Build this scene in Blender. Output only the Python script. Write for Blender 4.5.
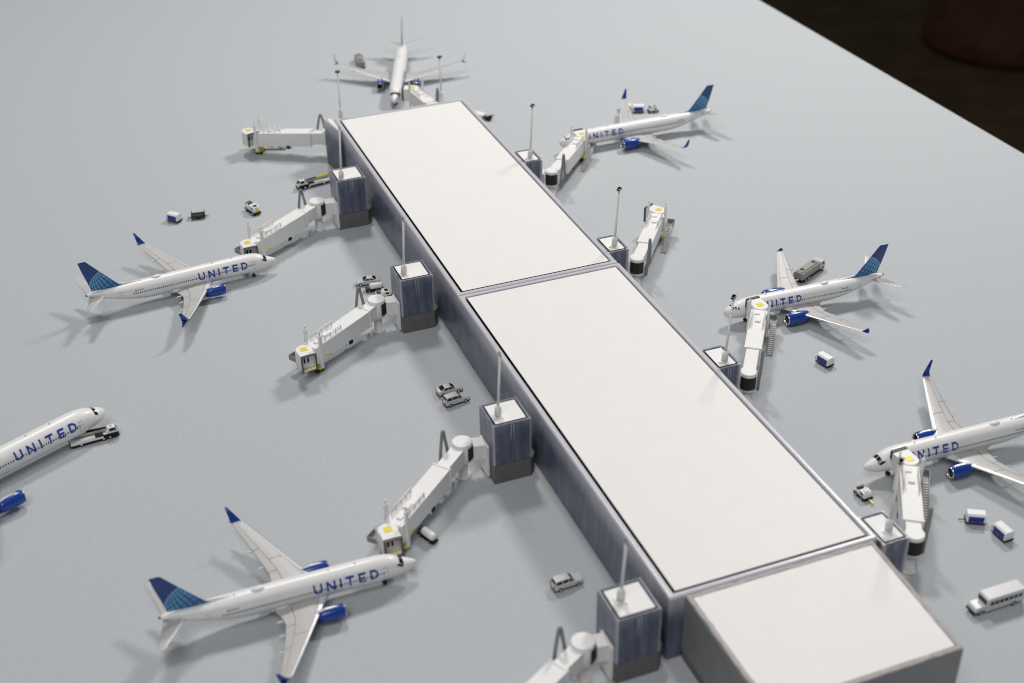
import bpy, bmesh, math, random
from mathutils import Vector, Matrix, noise

# 1 unit = 1 cm: a 1:400 diorama on a painted board
for o in list(bpy.data.objects):
    bpy.data.objects.remove(o)
S = bpy.context.scene
C = S.collection
R = math.radians
PI = math.pi

# ------------------------------------------------------------------ camera
cam_d = bpy.data.cameras.new('camera')
cam = bpy.data.objects.new('camera', cam_d)
C.objects.link(cam)
cr = Vector((0.93163429, -0.36314521, -0.01353134))
cu = Vector((0.20697096, 0.49963314, 0.84114788))
cf = Vector((0.29869812, 0.7864428, -0.54063588))
m3 = Matrix((cr, cu, -cf)).transposed()
cam.matrix_world = Matrix.Translation((-20.4876, -47.6391, 34.0867)) @ m3.to_4x4()
cam_d.sensor_width = 36.0
cam_d.lens = 1322.5 * 36.0 / 1024.0
cam_d.clip_start = 0.5
cam_d.clip_end = 3000
cam_d.dof.use_dof = True
cam_d.dof.focus_distance = 62.0
cam_d.dof.aperture_fstop = 0.125
S.camera = cam

# ------------------------------------------------------------------ light
S.view_settings.view_transform = 'Standard'
S.view_settings.look = 'None'
S.view_settings.exposure = 0.0
S.view_settings.gamma = 1.0
S.cycles.filter_width = 1.15
W = bpy.data.worlds.new('World')
S.world = W
W.use_nodes = True
W.node_tree.nodes['Background'].inputs[0].default_value = (0.78, 0.89, 1.0, 1)
W.node_tree.nodes['Background'].inputs[1].default_value = 0.15


def lamp(name, loc, target, size, power, col=(1, 1, 1), size_y=None):
    d = bpy.data.lights.new(name, 'AREA')
    d.energy = power
    d.color = col
    d.size = size
    if size_y:
        d.shape = 'RECTANGLE'
        d.size_y = size_y
    o = bpy.data.objects.new(name, d)
    C.objects.link(o)
    o.location = loc
    o.rotation_euler = (Vector(target) - Vector(loc)).to_track_quat('-Z', 'Y').to_euler()
    return o


lamp('ceiling_lamp', (58, 46, 74), (0, 2, 0), 14, 48000, (1.0, 0.965, 0.925))
lamp('ceiling_lamp', (4, 88, 140), (2, 2, 0), 22, 93000, (1.0, 0.97, 0.935))
lamp('ceiling_lamp', (-60, -80, 150), (-2, -2, 0), 80, 98000, (1.0, 0.97, 0.94))

# ------------------------------------------------------------------ helpers


class MB:
    """collects faces with material slots, links them as one mesh object"""

    def __init__(s):
        s.v = []
        s.f = []
        s.m = []
        s.sm = []
        s.xf = None

    def vert(s, p):
        p = Vector(p)
        if s.xf is not None:
            p = s.xf(p) if callable(s.xf) else s.xf @ p
        s.v.append(p)
        return len(s.v) - 1

    def face(s, idx, m=0, smooth=False):
        s.f.append(tuple(idx))
        s.m.append(m)
        s.sm.append(smooth)

    def poly(s, pts, m=0):
        s.face([s.vert(p) for p in pts], m)

    def box(s, c, d, m=0, rz=0.0, taper=(1, 1), mat=None):
        cx, cy, cz = c
        hx, hy, hz = d[0] / 2, d[1] / 2, d[2] / 2
        ca, sa = math.cos(rz), math.sin(rz)
        ids = []
        for z, t in ((-hz, (1, 1)), (hz, taper)):
            for x, y in ((-hx, -hy), (hx, -hy), (hx, hy), (-hx, hy)):
                x2, y2 = x * t[0], y * t[1]
                ids.append(s.vert((cx + ca * x2 - sa * y2, cy + sa * x2 + ca * y2, cz + z)))
        a = ids
        for q in ((0, 3, 2, 1), (4, 5, 6, 7), (0, 1, 5, 4), (1, 2, 6, 5), (2, 3, 7, 6), (3, 0, 4, 7)):
            s.face([a[i] for i in q], m)

    def prism(s, pts, z0, z1, m=0, top=None, ms=None):
        n = len(pts)
        tp = top or pts
        a = [s.vert((p[0], p[1], z0)) for p in pts]
        b = [s.vert((p[0], p[1], z1)) for p in tp]
        s.face(a[::-1], m)
        s.face(b, m)
        for i in range(n):
            j = (i + 1) % n
            s.face((a[i], a[j], b[j], b[i]), m if ms is None else ms)

    def side_prism(s, pts, y0, y1, m=0):
        """profile in x,z extruded along y"""
        n = len(pts)
        a = [s.vert((p[0], y0, p[1])) for p in pts]
        b = [s.vert((p[0], y1, p[1])) for p in pts]
        s.face(a, m)
        s.face(b[::-1], m)
        for i in range(n):
            j = (i + 1) % n
            s.face((a[i], b[i], b[j], a[j]), m)

    def rings(s, rings, m=0, closed=True, caps=True, smooth=True):
        ids = [[s.vert(p) for p in r] for r in rings]
        n = len(rings[0])
        for k in range(len(ids) - 1):
            for i in range(n if closed else n - 1):
                j = (i + 1) % n
                s.face((ids[k][i], ids[k][j], ids[k + 1][j], ids[k + 1][i]), m, smooth)
        if caps:
            s.face(ids[0][::-1], m)
            s.face(ids[-1], m)
        return ids

    def cyl(s, a, b, r0, r1=None, n=16, m=0, caps=True, smooth=True):
        a, b = Vector(a), Vector(b)
        r1 = r0 if r1 is None else r1
        d = (b - a).normalized()
        u = d.orthogonal().normalized()
        w = d.cross(u)
        rr = []
        for p, r in ((a, r0), (b, r1)):
            rr.append([p + r * (math.cos(2 * PI * i / n) * u + math.sin(2 * PI * i / n) * w) for i in range(n)])
        s.rings(rr, m, True, caps, smooth)

    def lathe(s, prof, n=24, axis='Z', o=(0, 0, 0), m=0, caps=True):
        rr = []
        for t, r in prof:
            ring = []
            for i in range(n):
                a = 2 * PI * i / n
                c_, s_ = r * math.cos(a), r * math.sin(a)
                ring.append((o[0] + c_, o[1] + s_, o[2] + t) if axis == 'Z' else (o[0] + t, o[1] + c_, o[2] + s_))
            rr.append(ring)
        s.rings(rr, m, True, caps)

    def tube(s, pts, r, n=8, m=0):
        pts = [Vector(p) for p in pts]
        rr = []
        u = None
        for i, p in enumerate(pts):
            a = pts[max(i - 1, 0)]
            b = pts[min(i + 1, len(pts) - 1)]
            d = (b - a).normalized()
            if u is None:
                u = d.orthogonal().normalized()
            else:
                u = (u - d * u.dot(d)).normalized()
            w = d.cross(u)
            rr.append([p + r * (math.cos(2 * PI * k / n) * u + math.sin(2 * PI * k / n) * w) for k in range(n)])
        s.rings(rr, m)

    def ellipsoid(s, c, r, n=16, k=10, m=0, half=False):
        rr = []
        for i in range(k + 1):
            t = PI * i / k * (0.5 if half else 1)
            t = min(max(t, 0.02), PI - 0.02)
            rr.append([(c[0] + r[0] * math.sin(t) * math.cos(2 * PI * j / n),
                        c[1] + r[1] * math.sin(t) * math.sin(2 * PI * j / n),
                        c[2] + r[2] * math.cos(t)) for j in range(n)])
        s.rings(rr, m)

    def build(s, name, mats, parent=None, bevel=0.0, seg=2, merge=False):
        me = bpy.data.meshes.new(name)
        me.from_pydata([tuple(p) for p in s.v], [], s.f)
        for i, p in enumerate(me.polygons):
            p.material_index = s.m[i]
            p.use_smooth = s.sm[i]
        bm = bmesh.new()
        bm.from_mesh(me)
        if merge:
            bmesh.ops.remove_doubles(bm, verts=bm.verts, dist=1e-4)
        bmesh.ops.recalc_face_normals(bm, faces=bm.faces)
        if bevel:
            es = [e for e in bm.edges if len(e.link_faces) == 2 and e.calc_face_angle(0) > R(38)
                  and not (e.link_faces[0].smooth and e.link_faces[1].smooth)]
            if es:
                bmesh.ops.bevel(bm, geom=es, offset=bevel, segments=seg, profile=0.5, affect='EDGES', clamp_overlap=True)
        bm.to_mesh(me)
        bm.free()
        for x in (mats if isinstance(mats, (list, tuple)) else [mats]):
            me.materials.append(x)
        o = bpy.data.objects.new(name, me)
        C.objects.link(o)
        if parent is not None:
            o.parent = parent
        return o


def tag(o, label, cat, group=None):
    o['label'] = label
    o['category'] = cat
    if group:
        o['group'] = group
    return o


def thing(name, label, cat, loc, rz=0.0, group=None):
    o = bpy.data.objects.new(name, None)
    o.empty_display_size = 0.3
    C.objects.link(o)
    o.location = loc
    o.rotation_euler = (0, 0, rz)
    return tag(o, label, cat, group)


def copy_tree(o):
    c = o.copy()
    C.objects.link(c)
    for ch in o.children:
        d = ch.copy()
        C.objects.link(d)
        d.parent = c
        for g in ch.children:
            e = g.copy()
            C.objects.link(e)
            e.parent = d
    return c


# ------------------------------------------------------------------ materials
def mat(name, col, rough=0.5, metal=0.0, spec=0.5, coat=0.0, bump=0.0, scale=40.0, var=0.0, vscale=3.0, sss=0.0):
    m = bpy.data.materials.new(name)
    m.use_nodes = True
    nt = m.node_tree
    b = nt.nodes['Principled BSDF']
    b.inputs['Base Color'].default_value = (*col, 1)
    b.inputs['Roughness'].default_value = rough
    b.inputs['Metallic'].default_value = metal
    b.inputs['Specular IOR Level'].default_value = spec
    b.inputs['Coat Weight'].default_value = coat
    b.inputs['Coat Roughness'].default_value = 0.12
    tc = nt.nodes.new('ShaderNodeTexCoord')
    if var:
        n = nt.nodes.new('ShaderNodeTexNoise')
        n.inputs['Scale'].default_value = vscale
        n.inputs['Detail'].default_value = 5
        nt.links.new(tc.outputs['Object'], n.inputs['Vector'])
        mr = nt.nodes.new('ShaderNodeMapRange')
        mr.inputs[1].default_value = 0.3
        mr.inputs[2].default_value = 0.7
        mr.inputs[3].default_value = 1 - var
        mr.inputs[4].default_value = 1 + var
        nt.links.new(n.outputs['Fac'], mr.inputs[0])
        mx = nt.nodes.new('ShaderNodeVectorMath')
        mx.operation = 'SCALE'
        mx.inputs[0].default_value = col
        nt.links.new(mr.outputs[0], mx.inputs['Scale'])
        nt.links.new(mx.outputs[0], b.inputs['Base Color'])
    if bump:
        n2 = nt.nodes.new('ShaderNodeTexNoise')
        n2.inputs['Scale'].default_value = scale
        n2.inputs['Detail'].default_value = 4
        nt.links.new(tc.outputs['Object'], n2.inputs['Vector'])
        bp = nt.nodes.new('ShaderNodeBump')
        bp.inputs['Strength'].default_value = bump
        bp.inputs['Distance'].default_value = 0.02
        nt.links.new(n2.outputs['Fac'], bp.inputs['Height'])
        nt.links.new(bp.outputs[0], b.inputs['Normal'])
    if sss:
        b.inputs['Subsurface Weight'].default_value = sss
    return m


class NG:
    """small math-node writer"""

    def __init__(s, nt):
        s.nt = nt

    def op(s, o, a, b=None, c=None):
        n = s.nt.nodes.new('ShaderNodeMath')
        n.operation = o
        for i, x in enumerate((a, b, c)):
            if x is None:
                continue
            if isinstance(x, (int, float)):
                n.inputs[i].default_value = x
            else:
                s.nt.links.new(x, n.inputs[i])
        return n.outputs[0]

    def mix(s, f, a, b):
        n = s.nt.nodes.new('ShaderNodeMix')
        n.data_type = 'RGBA'
        s.nt.links.new(f, n.inputs[0])
        for i, x in ((6, a), (7, b)):
            if isinstance(x, tuple):
                n.inputs[i].default_value = (*x, 1)
            else:
                s.nt.links.new(x, n.inputs[i])
        return n.outputs[2]


def globe_mat(name, cx, cz, rad):
    """navy tail with a pale gridded globe printed low on it"""
    m = mat(name, (0.01, 0.03, 0.14), 0.28, coat=0.3)
    nt = m.node_tree
    g = NG(nt)
    tc = nt.nodes.new('ShaderNodeTexCoord')
    sp = nt.nodes.new('ShaderNodeSeparateXYZ')
    nt.links.new(tc.outputs['Object'], sp.inputs[0])
    x = g.op('DIVIDE', g.op('SUBTRACT', sp.outputs['X'], cx), rad)
    z = g.op('DIVIDE', g.op('SUBTRACT', sp.outputs['Z'], cz), rad)
    t = 0.55
    xr = g.op('ADD', g.op('MULTIPLY', x, math.cos(t)), g.op('MULTIPLY', z, math.sin(t)))
    zr = g.op('SUBTRACT', g.op('MULTIPLY', z, math.cos(t)), g.op('MULTIPLY', x, math.sin(t)))
    r = g.op('SQRT', g.op('ADD', g.op('MULTIPLY', x, x), g.op('MULTIPLY', z, z)))
    inside = g.op('LESS_THAN', r, 1.0)
    rim = g.op('MULTIPLY', inside, g.op('GREATER_THAN', r, 0.965))
    cl = g.op('SQRT', g.op('MAXIMUM', g.op('SUBTRACT', 1.0, g.op('MULTIPLY', zr, zr)), 0.001))
    lon = g.op('ARCSINE', g.op('MINIMUM', g.op('MAXIMUM', g.op('DIVIDE', xr, cl), -1.0), 1.0))
    lat = g.op('ARCSINE', g.op('MINIMUM', g.op('MAXIMUM', zr, -1.0), 1.0))
    l1 = g.op('GREATER_THAN', g.op('FRACT', g.op('MULTIPLY', g.op('ADD', lon, 3.0), 5.0)), 0.36)
    l2 = g.op('GREATER_THAN', g.op('FRACT', g.op('MULTIPLY', g.op('ADD', lat, 3.0), 4.2)), 0.16)
    cell = g.op('MULTIPLY', g.op('MULTIPLY', l1, l2), inside)
    # the print fades from pale to navy towards the fin root's front end
    low = nt.nodes.new('ShaderNodeMapRange')
    low.inputs[1].default_value = 0.15
    low.inputs[2].default_value = 0.75
    nt.links.new(r, low.inputs[0])
    sky = g.mix(low.outputs[0], (0.03, 0.19, 0.44), (0.13, 0.42, 0.66))
    base = g.mix(inside, (0.004, 0.048, 0.21), (0.004, 0.065, 0.26))
    c1 = g.mix(cell, base, sky)
    c2 = g.mix(rim, c1, (0.24, 0.45, 0.62))
    nt.links.new(c2, nt.nodes['Principled BSDF'].inputs['Base Color'])
    return m


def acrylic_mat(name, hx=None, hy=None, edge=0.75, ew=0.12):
    """frosted acrylic sheet with a tint film; light scattered at the top and edges is painted in"""
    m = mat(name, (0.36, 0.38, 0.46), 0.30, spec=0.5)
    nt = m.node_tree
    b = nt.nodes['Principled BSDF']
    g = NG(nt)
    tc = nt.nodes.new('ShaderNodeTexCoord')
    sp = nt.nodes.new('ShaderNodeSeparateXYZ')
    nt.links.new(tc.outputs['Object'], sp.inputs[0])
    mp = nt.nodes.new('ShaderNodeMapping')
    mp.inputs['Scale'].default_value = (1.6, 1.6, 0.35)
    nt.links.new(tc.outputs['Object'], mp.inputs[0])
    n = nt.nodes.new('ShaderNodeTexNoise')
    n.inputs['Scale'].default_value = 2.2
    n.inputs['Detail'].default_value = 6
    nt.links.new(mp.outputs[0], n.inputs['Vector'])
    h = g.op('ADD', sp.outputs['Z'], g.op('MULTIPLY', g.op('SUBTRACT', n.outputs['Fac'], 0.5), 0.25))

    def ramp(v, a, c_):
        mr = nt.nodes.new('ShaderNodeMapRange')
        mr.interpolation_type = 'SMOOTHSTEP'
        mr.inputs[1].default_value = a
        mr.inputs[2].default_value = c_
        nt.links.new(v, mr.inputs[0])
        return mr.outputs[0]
    f = ramp(h, 1.75, 2.95) if hx is None else g.op('MULTIPLY', ramp(h, 2.4, 3.0), 0.22)  # pale top: light scattering down from the rim, painted into the colour
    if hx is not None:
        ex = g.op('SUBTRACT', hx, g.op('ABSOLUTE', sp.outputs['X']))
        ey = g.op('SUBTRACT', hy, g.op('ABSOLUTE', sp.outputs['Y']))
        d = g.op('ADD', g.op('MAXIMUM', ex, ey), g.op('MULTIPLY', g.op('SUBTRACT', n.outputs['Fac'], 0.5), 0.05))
        f = g.op('MAXIMUM', f, g.op('MULTIPLY', g.op('SUBTRACT', 1.0, ramp(d, 0.02, ew)), edge))  # bevel highlights painted pale along the vertical edges
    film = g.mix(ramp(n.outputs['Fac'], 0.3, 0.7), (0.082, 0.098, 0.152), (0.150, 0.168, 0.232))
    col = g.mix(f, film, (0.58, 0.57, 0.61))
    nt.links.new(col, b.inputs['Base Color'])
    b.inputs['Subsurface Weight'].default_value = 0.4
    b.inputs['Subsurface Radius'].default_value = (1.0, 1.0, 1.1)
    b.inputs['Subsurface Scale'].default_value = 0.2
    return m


M = {
    'board': mat('painted_board', (0.488, 0.511, 0.530), 0.75, spec=0.12, bump=1.0, scale=6.0, var=0.022, vscale=5.0),
    'carpet': mat('dark_carpet', (0.060, 0.038, 0.018), 0.95, spec=0.1, bump=0.3, scale=3.0, var=0.25, vscale=0.12),
    'darkwood': mat('dark_wood', (0.075, 0.026, 0.010), 0.35, var=0.3, vscale=0.2),
    'white': mat('white_gloss_paint', (0.86, 0.85, 0.84), 0.36, coat=0.08),
    'wing': mat('pale_grey_wing_paint', (0.52, 0.505, 0.495), 0.42, var=0.03, vscale=2.0),
    'wing_edge': mat('white_wing_edge', (0.80, 0.80, 0.80), 0.25, metal=0.15),
    'line': mat('panel_line_ink', (0.16, 0.155, 0.15), 0.6),
    'ink': mat('dark_window_ink', (0.02, 0.022, 0.03), 0.35),
    'glass': mat('cockpit_glass_ink', (0.012, 0.012, 0.014), 0.15),
    'blue': mat('deep_blue_paint', (0.004, 0.048, 0.31), 0.28, coat=0.3),
    'letter': mat('blue_lettering_ink', (0.004, 0.05, 0.36), 0.4),
    'metal': mat('bright_metal', (0.75, 0.75, 0.76), 0.22, metal=0.9),
    'dmetal': mat('dark_metal', (0.16, 0.155, 0.15), 0.4, metal=0.7),
    'black': mat('black_plastic', (0.010, 0.010, 0.011), 0.6, spec=0.25),
    'matte_black': mat('matte_black_paper', (0.006, 0.006, 0.006), 1.0, spec=0.0),
    'rubber': mat('tyre_rubber', (0.018, 0.018, 0.018), 0.7),
    'red': mat('red_ink', (0.55, 0.03, 0.02), 0.45),
    'resin': mat('white_resin', (0.86, 0.845, 0.83), 0.45, spec=0.4, bump=0.12, scale=14.0, var=0.02, vscale=5.0),
    'roof': mat('white_foam_board', (0.86, 0.84, 0.82), 0.5, spec=0.3, bump=0.06, scale=5.0, var=0.012, vscale=1.2),
    'gap': mat('black_gap', (0.015, 0.014, 0.014), 0.8),
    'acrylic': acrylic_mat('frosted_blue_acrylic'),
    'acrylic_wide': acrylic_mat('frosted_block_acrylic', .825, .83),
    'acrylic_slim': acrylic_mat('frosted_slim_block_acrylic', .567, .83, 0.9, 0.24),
    'greyside': mat('grey_sheet', (0.24, 0.24, 0.243), 0.55, var=0.06, vscale=1.5, bump=0.1, scale=8.0),
    'rimgrey': mat('worn_grey_edge', (0.42, 0.385, 0.385), 0.6, var=0.15, vscale=6.0, bump=0.3, scale=20.0),
    'plinth': mat('dark_grey_plinth', (0.15, 0.148, 0.14), 0.6, bump=0.15, scale=12.0, var=0.08, vscale=4.0),
    'yellow': mat('yellow_paint', (0.80, 0.66, 0.01), 0.4),
    'curtain': mat('dark_folded_curtain', (0.022, 0.021, 0.02), 0.6),
    'grey': mat('grey_plastic', (0.26, 0.26, 0.26), 0.5),
    'lgrey': mat('light_grey_plastic', (0.46, 0.455, 0.45), 0.5),
    'dgrey': mat('dark_grey_plastic', (0.085, 0.085, 0.085), 0.5),
    'silver': mat('silver_car_paint', (0.62, 0.62, 0.63), 0.3, metal=0.1, coat=0.4),
    'palecar': mat('pale_car_paint', (0.66, 0.655, 0.66), 0.3, coat=0.4),
    'window': mat('dark_vehicle_glass', (0.015, 0.016, 0.018), 0.12),
    'orange': mat('orange_lens', (0.85, 0.20, 0.02), 0.35),
    'taillight': mat('red_lens', (0.70, 0.07, 0.03), 0.35),
    'tank': mat('warm_grey_tank', (0.30, 0.29, 0.265), 0.5, var=0.05, vscale=6.0),
    'cartblue': mat('cart_blue_panel', (0.008, 0.022, 0.30), 0.4),
}

# ------------------------------------------------------------------ the setting
b = MB()
b.box((-22.7, 20, -1.0), (114.6, 220, 2.0))
gr = b.build('ground', M['board'], bevel=0.08)
gr['kind'] = 'structure'
b = MB()
b.box((100, 100, -71), (1600, 1600, 2))
fl = b.build('floor', M['carpet'])
fl['kind'] = 'structure'

b = MB()
b.lathe([(0, 17.5), (2, 18), (5, 17.2), (30, 16.2), (64, 16.0), (68, 17.5), (71, 17.5), (72, 16.5)], 40)
o = b.build('wooden_pedestal', M['darkwood'])
o.location = (182, 176, -70)
tag(o, 'dark brown round wooden pedestal on the dark floor beyond the board', 'pedestal')

# ------------------------------------------------------------------ terminal


def rim_ring(mb, out, inn, z0, z1, m=0):
    """closed wall ring: outer and inner outlines, z0..z1"""
    n = len(out)
    oa = [mb.vert((*p, z0)) for p in out]
    ob = [mb.vert((*p, z1)) for p in out]
    ia = [mb.vert((*p, z0)) for p in inn]
    ib = [mb.vert((*p, z1)) for p in inn]
    for i in range(n):
        j = (i + 1) % n
        mb.face((oa[i], oa[j], ob[j], ob[i]), m)
        mb.face((ia[j], ia[i], ib[i], ib[j]), m)
        mb.face((ob[i], ob[j], ib[j], ib[i]), m)
        mb.face((oa[j], oa[i], ia[i], ia[j]), m)


def rect(x0, x1, y0, y1):
    return [(x0, y0), (x1, y0), (x1, y1), (x0, y1)]


def inset(x0, x1, y0, y1, d):
    return rect(x0 + d, x1 - d, y0 + d, y1 - d)


def section(label, x0, x1, y0, y1, rim, wallm, rimt, gn=0.085):
    t = thing('terminal_section', label, 'terminal', ((x0 + x1) / 2, (y0 + y1) / 2, 0), 0, 'sections of the terminal building')
    cx, cy = (x0 + x1) / 2, (y0 + y1) / 2
    q = (x0 - cx, x1 - cx, y0 - cy, y1 - cy)
    b = MB()
    rim_ring(b, rect(*q), inset(*q, rim), 0.003, rimt)
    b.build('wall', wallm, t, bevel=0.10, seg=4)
    b = MB()
    b.prism(inset(*q, rim + 0.01), 0.2, rimt - 0.22)
    b.build('roof_bed', M['gap'], t)
    b = MB()
    r_ = rim + 0.085
    b.prism(rect(q[0] + r_, q[1] - r_, q[2] + rim + gn, q[3] - r_), rimt - 0.217, rimt - 0.015, ms=1)
    b.build('roof', [M['roof'], M['gap']], t)
    return t


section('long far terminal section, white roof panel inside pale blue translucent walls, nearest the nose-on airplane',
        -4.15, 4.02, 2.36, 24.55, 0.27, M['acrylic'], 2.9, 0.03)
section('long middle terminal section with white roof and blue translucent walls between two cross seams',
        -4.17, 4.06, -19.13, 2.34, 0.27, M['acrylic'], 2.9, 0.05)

# near section: grey sides, worn pale rim
t3 = thing('terminal_section', 'short near terminal section with flat grey side walls and white roof', 'terminal',
           (0.08, -21.95, 0), 0, 'sections of the terminal building')
Q3 = [(-3.68, -2.65), (3.42, -2.65), (3.70, 2.79), (-3.68, 2.79)]


def inq(d):
    return [(p[0] - math.copysign(d, p[0]), p[1] - math.copysign(d, p[1])) for p in Q3]


b = MB()
rim_ring(b, Q3, inq(0.05), 0.42, 2.80)
b.build('wall', M['greyside'], t3)
b = MB()
rnd = random.Random(4)
out = []
for (ax, ay), (bx, by) in zip(inq(-.012), inq(-.012)[1:] + inq(-.012)[:1]):
    n = int(math.hypot(bx - ax, by - ay) / .3)
    nx, ny = -(by - ay), bx - ax
    ln = math.hypot(nx, ny)
    for i in range(n):
        f = i / n
        k = rnd.uniform(0, .045) if i and rnd.random() < .6 else 0
        out.append((ax + (bx - ax) * f + nx / ln * k, ay + (by - ay) * f + ny / ln * k))
inn = [(p[0] * 0.957, p[1] * 0.945) for p in out]
rim_ring(b, out, inn, 2.803, 2.90)
b.build('rim', M['rimgrey'], t3)
b = MB()
b.prism(inq(0.06), 0.5, 2.7)
b.build('roof_bed', M['gap'], t3)
b = MB()
b.prism(inq(0.19), 2.702, 2.885, ms=1)
b.build('roof', [M['roof'], M['gap']], t3)
b = MB()
b.prism(inq(-0.01), 0.004, 0.418)
b.build('plinth', M['plinth'], t3, bevel=0.03)

# ------------------------------------------------------------------ gate blocks (square stair towers) and light masts
def gate_block(label, x0, x1, y, top, wall_x, group='gate blocks along the terminal walls'):
    """square tower of frosted sheets on a dark plinth; wall_x: world x of the terminal wall it is joined to"""
    x = (x0 + x1) / 2
    t = thing('gate_block', label, 'gate block', (x, y, 0), 0, group)
    h, hy = (x1 - x0) / 2, 0.83
    q = (-h, h, -hy, hy)
    b = MB()
    rim_ring(b, rect(*q), inset(*q, 0.12), 0.93, top)
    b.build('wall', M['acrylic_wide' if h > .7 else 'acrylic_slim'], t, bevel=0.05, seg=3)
    b = MB()
    b.prism(inset(*q, 0.125), 0.94, top - .2)
    b.build('roof_bed', M['gap'], t)
    b = MB()
    b.prism(inset(*q, 0.175), top - .198, top - .012, ms=1)
    b.build('roof', [M['roof'], M['gap']], t)
    b = MB()
    c = 0.3
    pts = [(-h + 0.01, -hy + 0.01), (h - 0.01, -hy + 0.01), (h - 0.01, hy - 0.01), (-h + 0.01, hy - 0.01)]
    b.prism(pts, 0.004, 0.925)
    b.build('plinth', M['plinth'], t, bevel=0.03)
    w = wall_x - x
    if w > h + .1:
        b = MB()
        b.prism([(h + .003, -hy + .03), (h + .26, -hy + .36), (h + .26, hy - .2), (h + .003, hy - .03)], 0.004, 0.9)
        b.build('link_plinth', M['plinth'], t)
    # bright seam where two sheets of acrylic meet, on the near face
    for k in (-0.05, 0.06):
        b = MB()
        b.cyl((k, -hy - 0.004, 0.95), (k, -hy - 0.004, top - .08), 0.014, n=6)
        b.build('glued_seam', M['acrylic'], t)
    return t


LY = [16.95, 5.40, -7.05, -18.62]
RY = [15.55, 4.40, -6.62, -18.60]
for y, l in zip(LY, (
        'blue translucent gate block with white top, hiding the rear of a belt loader',
        'blue translucent gate block beside the silver car and two tiny trucks',
        'blue translucent gate block facing the pair of silver cars side by side',
        'blue translucent gate block at the bottom edge beside the lone parked car')):
    gate_block(l, -6.25, -4.60, y, 2.92, -4.17)
for y, l in zip(RY, (
        'pale blue gate block right of the roof near the airplane with two carts behind it',
        'pale blue gate block right of the roof at the cross seam, serving an empty gate',
        'pale blue gate block right of the roof near the airplane with the grey tanker behind',
        'pale blue gate block nearest right corner beside the small white tractor with yellow bar')):
    gate_block(l, 4.066, 5.20, y, 2.76, 4.06)

# far-corner block, a wedge of the same acrylic set against the corner
t = thing('gate_block', 'slanted blue translucent corner block at the far left end of the terminal', 'gate block', (-4.3, 24.0, 0), 0,
          'gate blocks along the terminal walls')
b = MB()
P_ = [(-0.06, -1.18), (0.13, -1.18), (0.13, 0.9), (-0.16, 1.1), (-0.42, 0.85)]
I_ = [(-0.02, -0.9), (0.06, -0.9), (0.06, 0.7), (-0.14, 0.85), (-0.28, 0.72)]
rim_ring(b, P_, I_, 0.6, 2.88)
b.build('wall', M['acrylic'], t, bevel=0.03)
b = MB()
b.prism([(p[0] * .9, p[1] * .97) for p in I_], 0.62, 2.86, ms=1)
b.build('roof', [M['roof'], M['gap']], t)
b = MB()
b.prism([(p[0] * 0.96, p[1] * 0.99) for p in P_], 0.004, 0.596)
b.build('plinth', M['plinth'], t)
# two low blocks behind the far wall
for x, l in ((-2.75, 'low gate block hidden behind the far end wall on the left, carrying a light mast'),
             (3.1, 'low gate block hidden behind the far end wall on the right, carrying a light mast')):
    t = thing('gate_block', l, 'gate block', (x, 25.52, 0), 0, 'gate blocks along the terminal walls')
    b = MB()
    b.box((0, 0, 1.47), (1.8, 1.8, 0.93 + 0.1))
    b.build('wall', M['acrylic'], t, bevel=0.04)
    b = MB()
    b.box((0, 0, 2.035), (1.5, 1.5, 0.09))
    b.build('roof', M['roof'], t)
    b = MB()
    b.box((0, 0, 0.475), (1.76, 1.76, 0.94))
    b.build('plinth', M['plinth'], t)


def light_mast(label, x, y, z, top, lean=(0, 0), yaw=0.0, fh=0.0):
    t = thing('light_mast', label, 'light mast', (x, y, z), 0, 'light masts on the gate blocks')
    t.rotation_euler = (lean[1], lean[0], 0)
    b = MB()
    b.box((0, 0, 0.02), (0.42, 0.42, 0.036), rz=yaw)
    b.lathe([(0.03, 0.15), (0.44 + fh, 0.135), (0.47 + fh, 0.10), (0.55 + fh, 0.06)], 14)
    b.build('foot', M['resin'], t)
    b = MB()
    b.cyl((0, 0, 0.5), (0, 0, top - z - 0.06), 0.055, 0.046, n=10)
    b.build('pole', M['resin'], t)
    b = MB()
    b.box((0, 0, top - z - 0.05), (0.12, 0.05, 0.04), rz=yaw)
    b.box((0, 0, top - z + 0.02), (0.30, 0.06 if abs(yaw - 1.45) < .01 else 0.17, 0.10), rz=yaw, m=1)
    b.build('lamp_head', [M['resin'], M['matte_black']], t, bevel=0.01)
    return t


light_mast('white light mast at the far left corner, left of the nose-on airplane', -3.5, 25.5, 2.08, 5.38, (.01, 0), -0.1, .5)
light_mast('white light mast standing behind the far right roof corner', 3.05, 26.0, 2.08, 5.15, (0, 0), 0.0, .35)
for (x, y, h, l) in (
        (-5.88, 16.45, 5.86, 'white light mast on the block beside the belt loader'),
        (-5.86, 5.18, 5.83, 'white light mast on the block beside the car and two tiny trucks'),
        (-5.80, -7.22, 5.85, 'white light mast on the block across from the pair of silver cars'),
        (-5.72, -18.55, 5.45, 'white light mast on the lowest block, near the lone car')):
    light_mast(l, x, y, 2.908, h, (.045, .015), 1.45)
for (x, y, h, l) in (
        (4.63, 15.2, 5.87, 'white light mast left of the airplane with two baggage carts behind'),
        (4.63, 4.10, 5.85, 'white light mast beside the empty right-hand gate'),
        (4.63, -6.98, 5.92, 'white light mast in front of the nose of the airplane with a tanker behind'),
        (4.70, -18.8, 5.85, 'white light mast by the nearest right-hand jet bridge')):
    light_mast(l, x, y, 2.748, h, (.045, .015) if y > -18 else (0, 0), 0.75)

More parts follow.
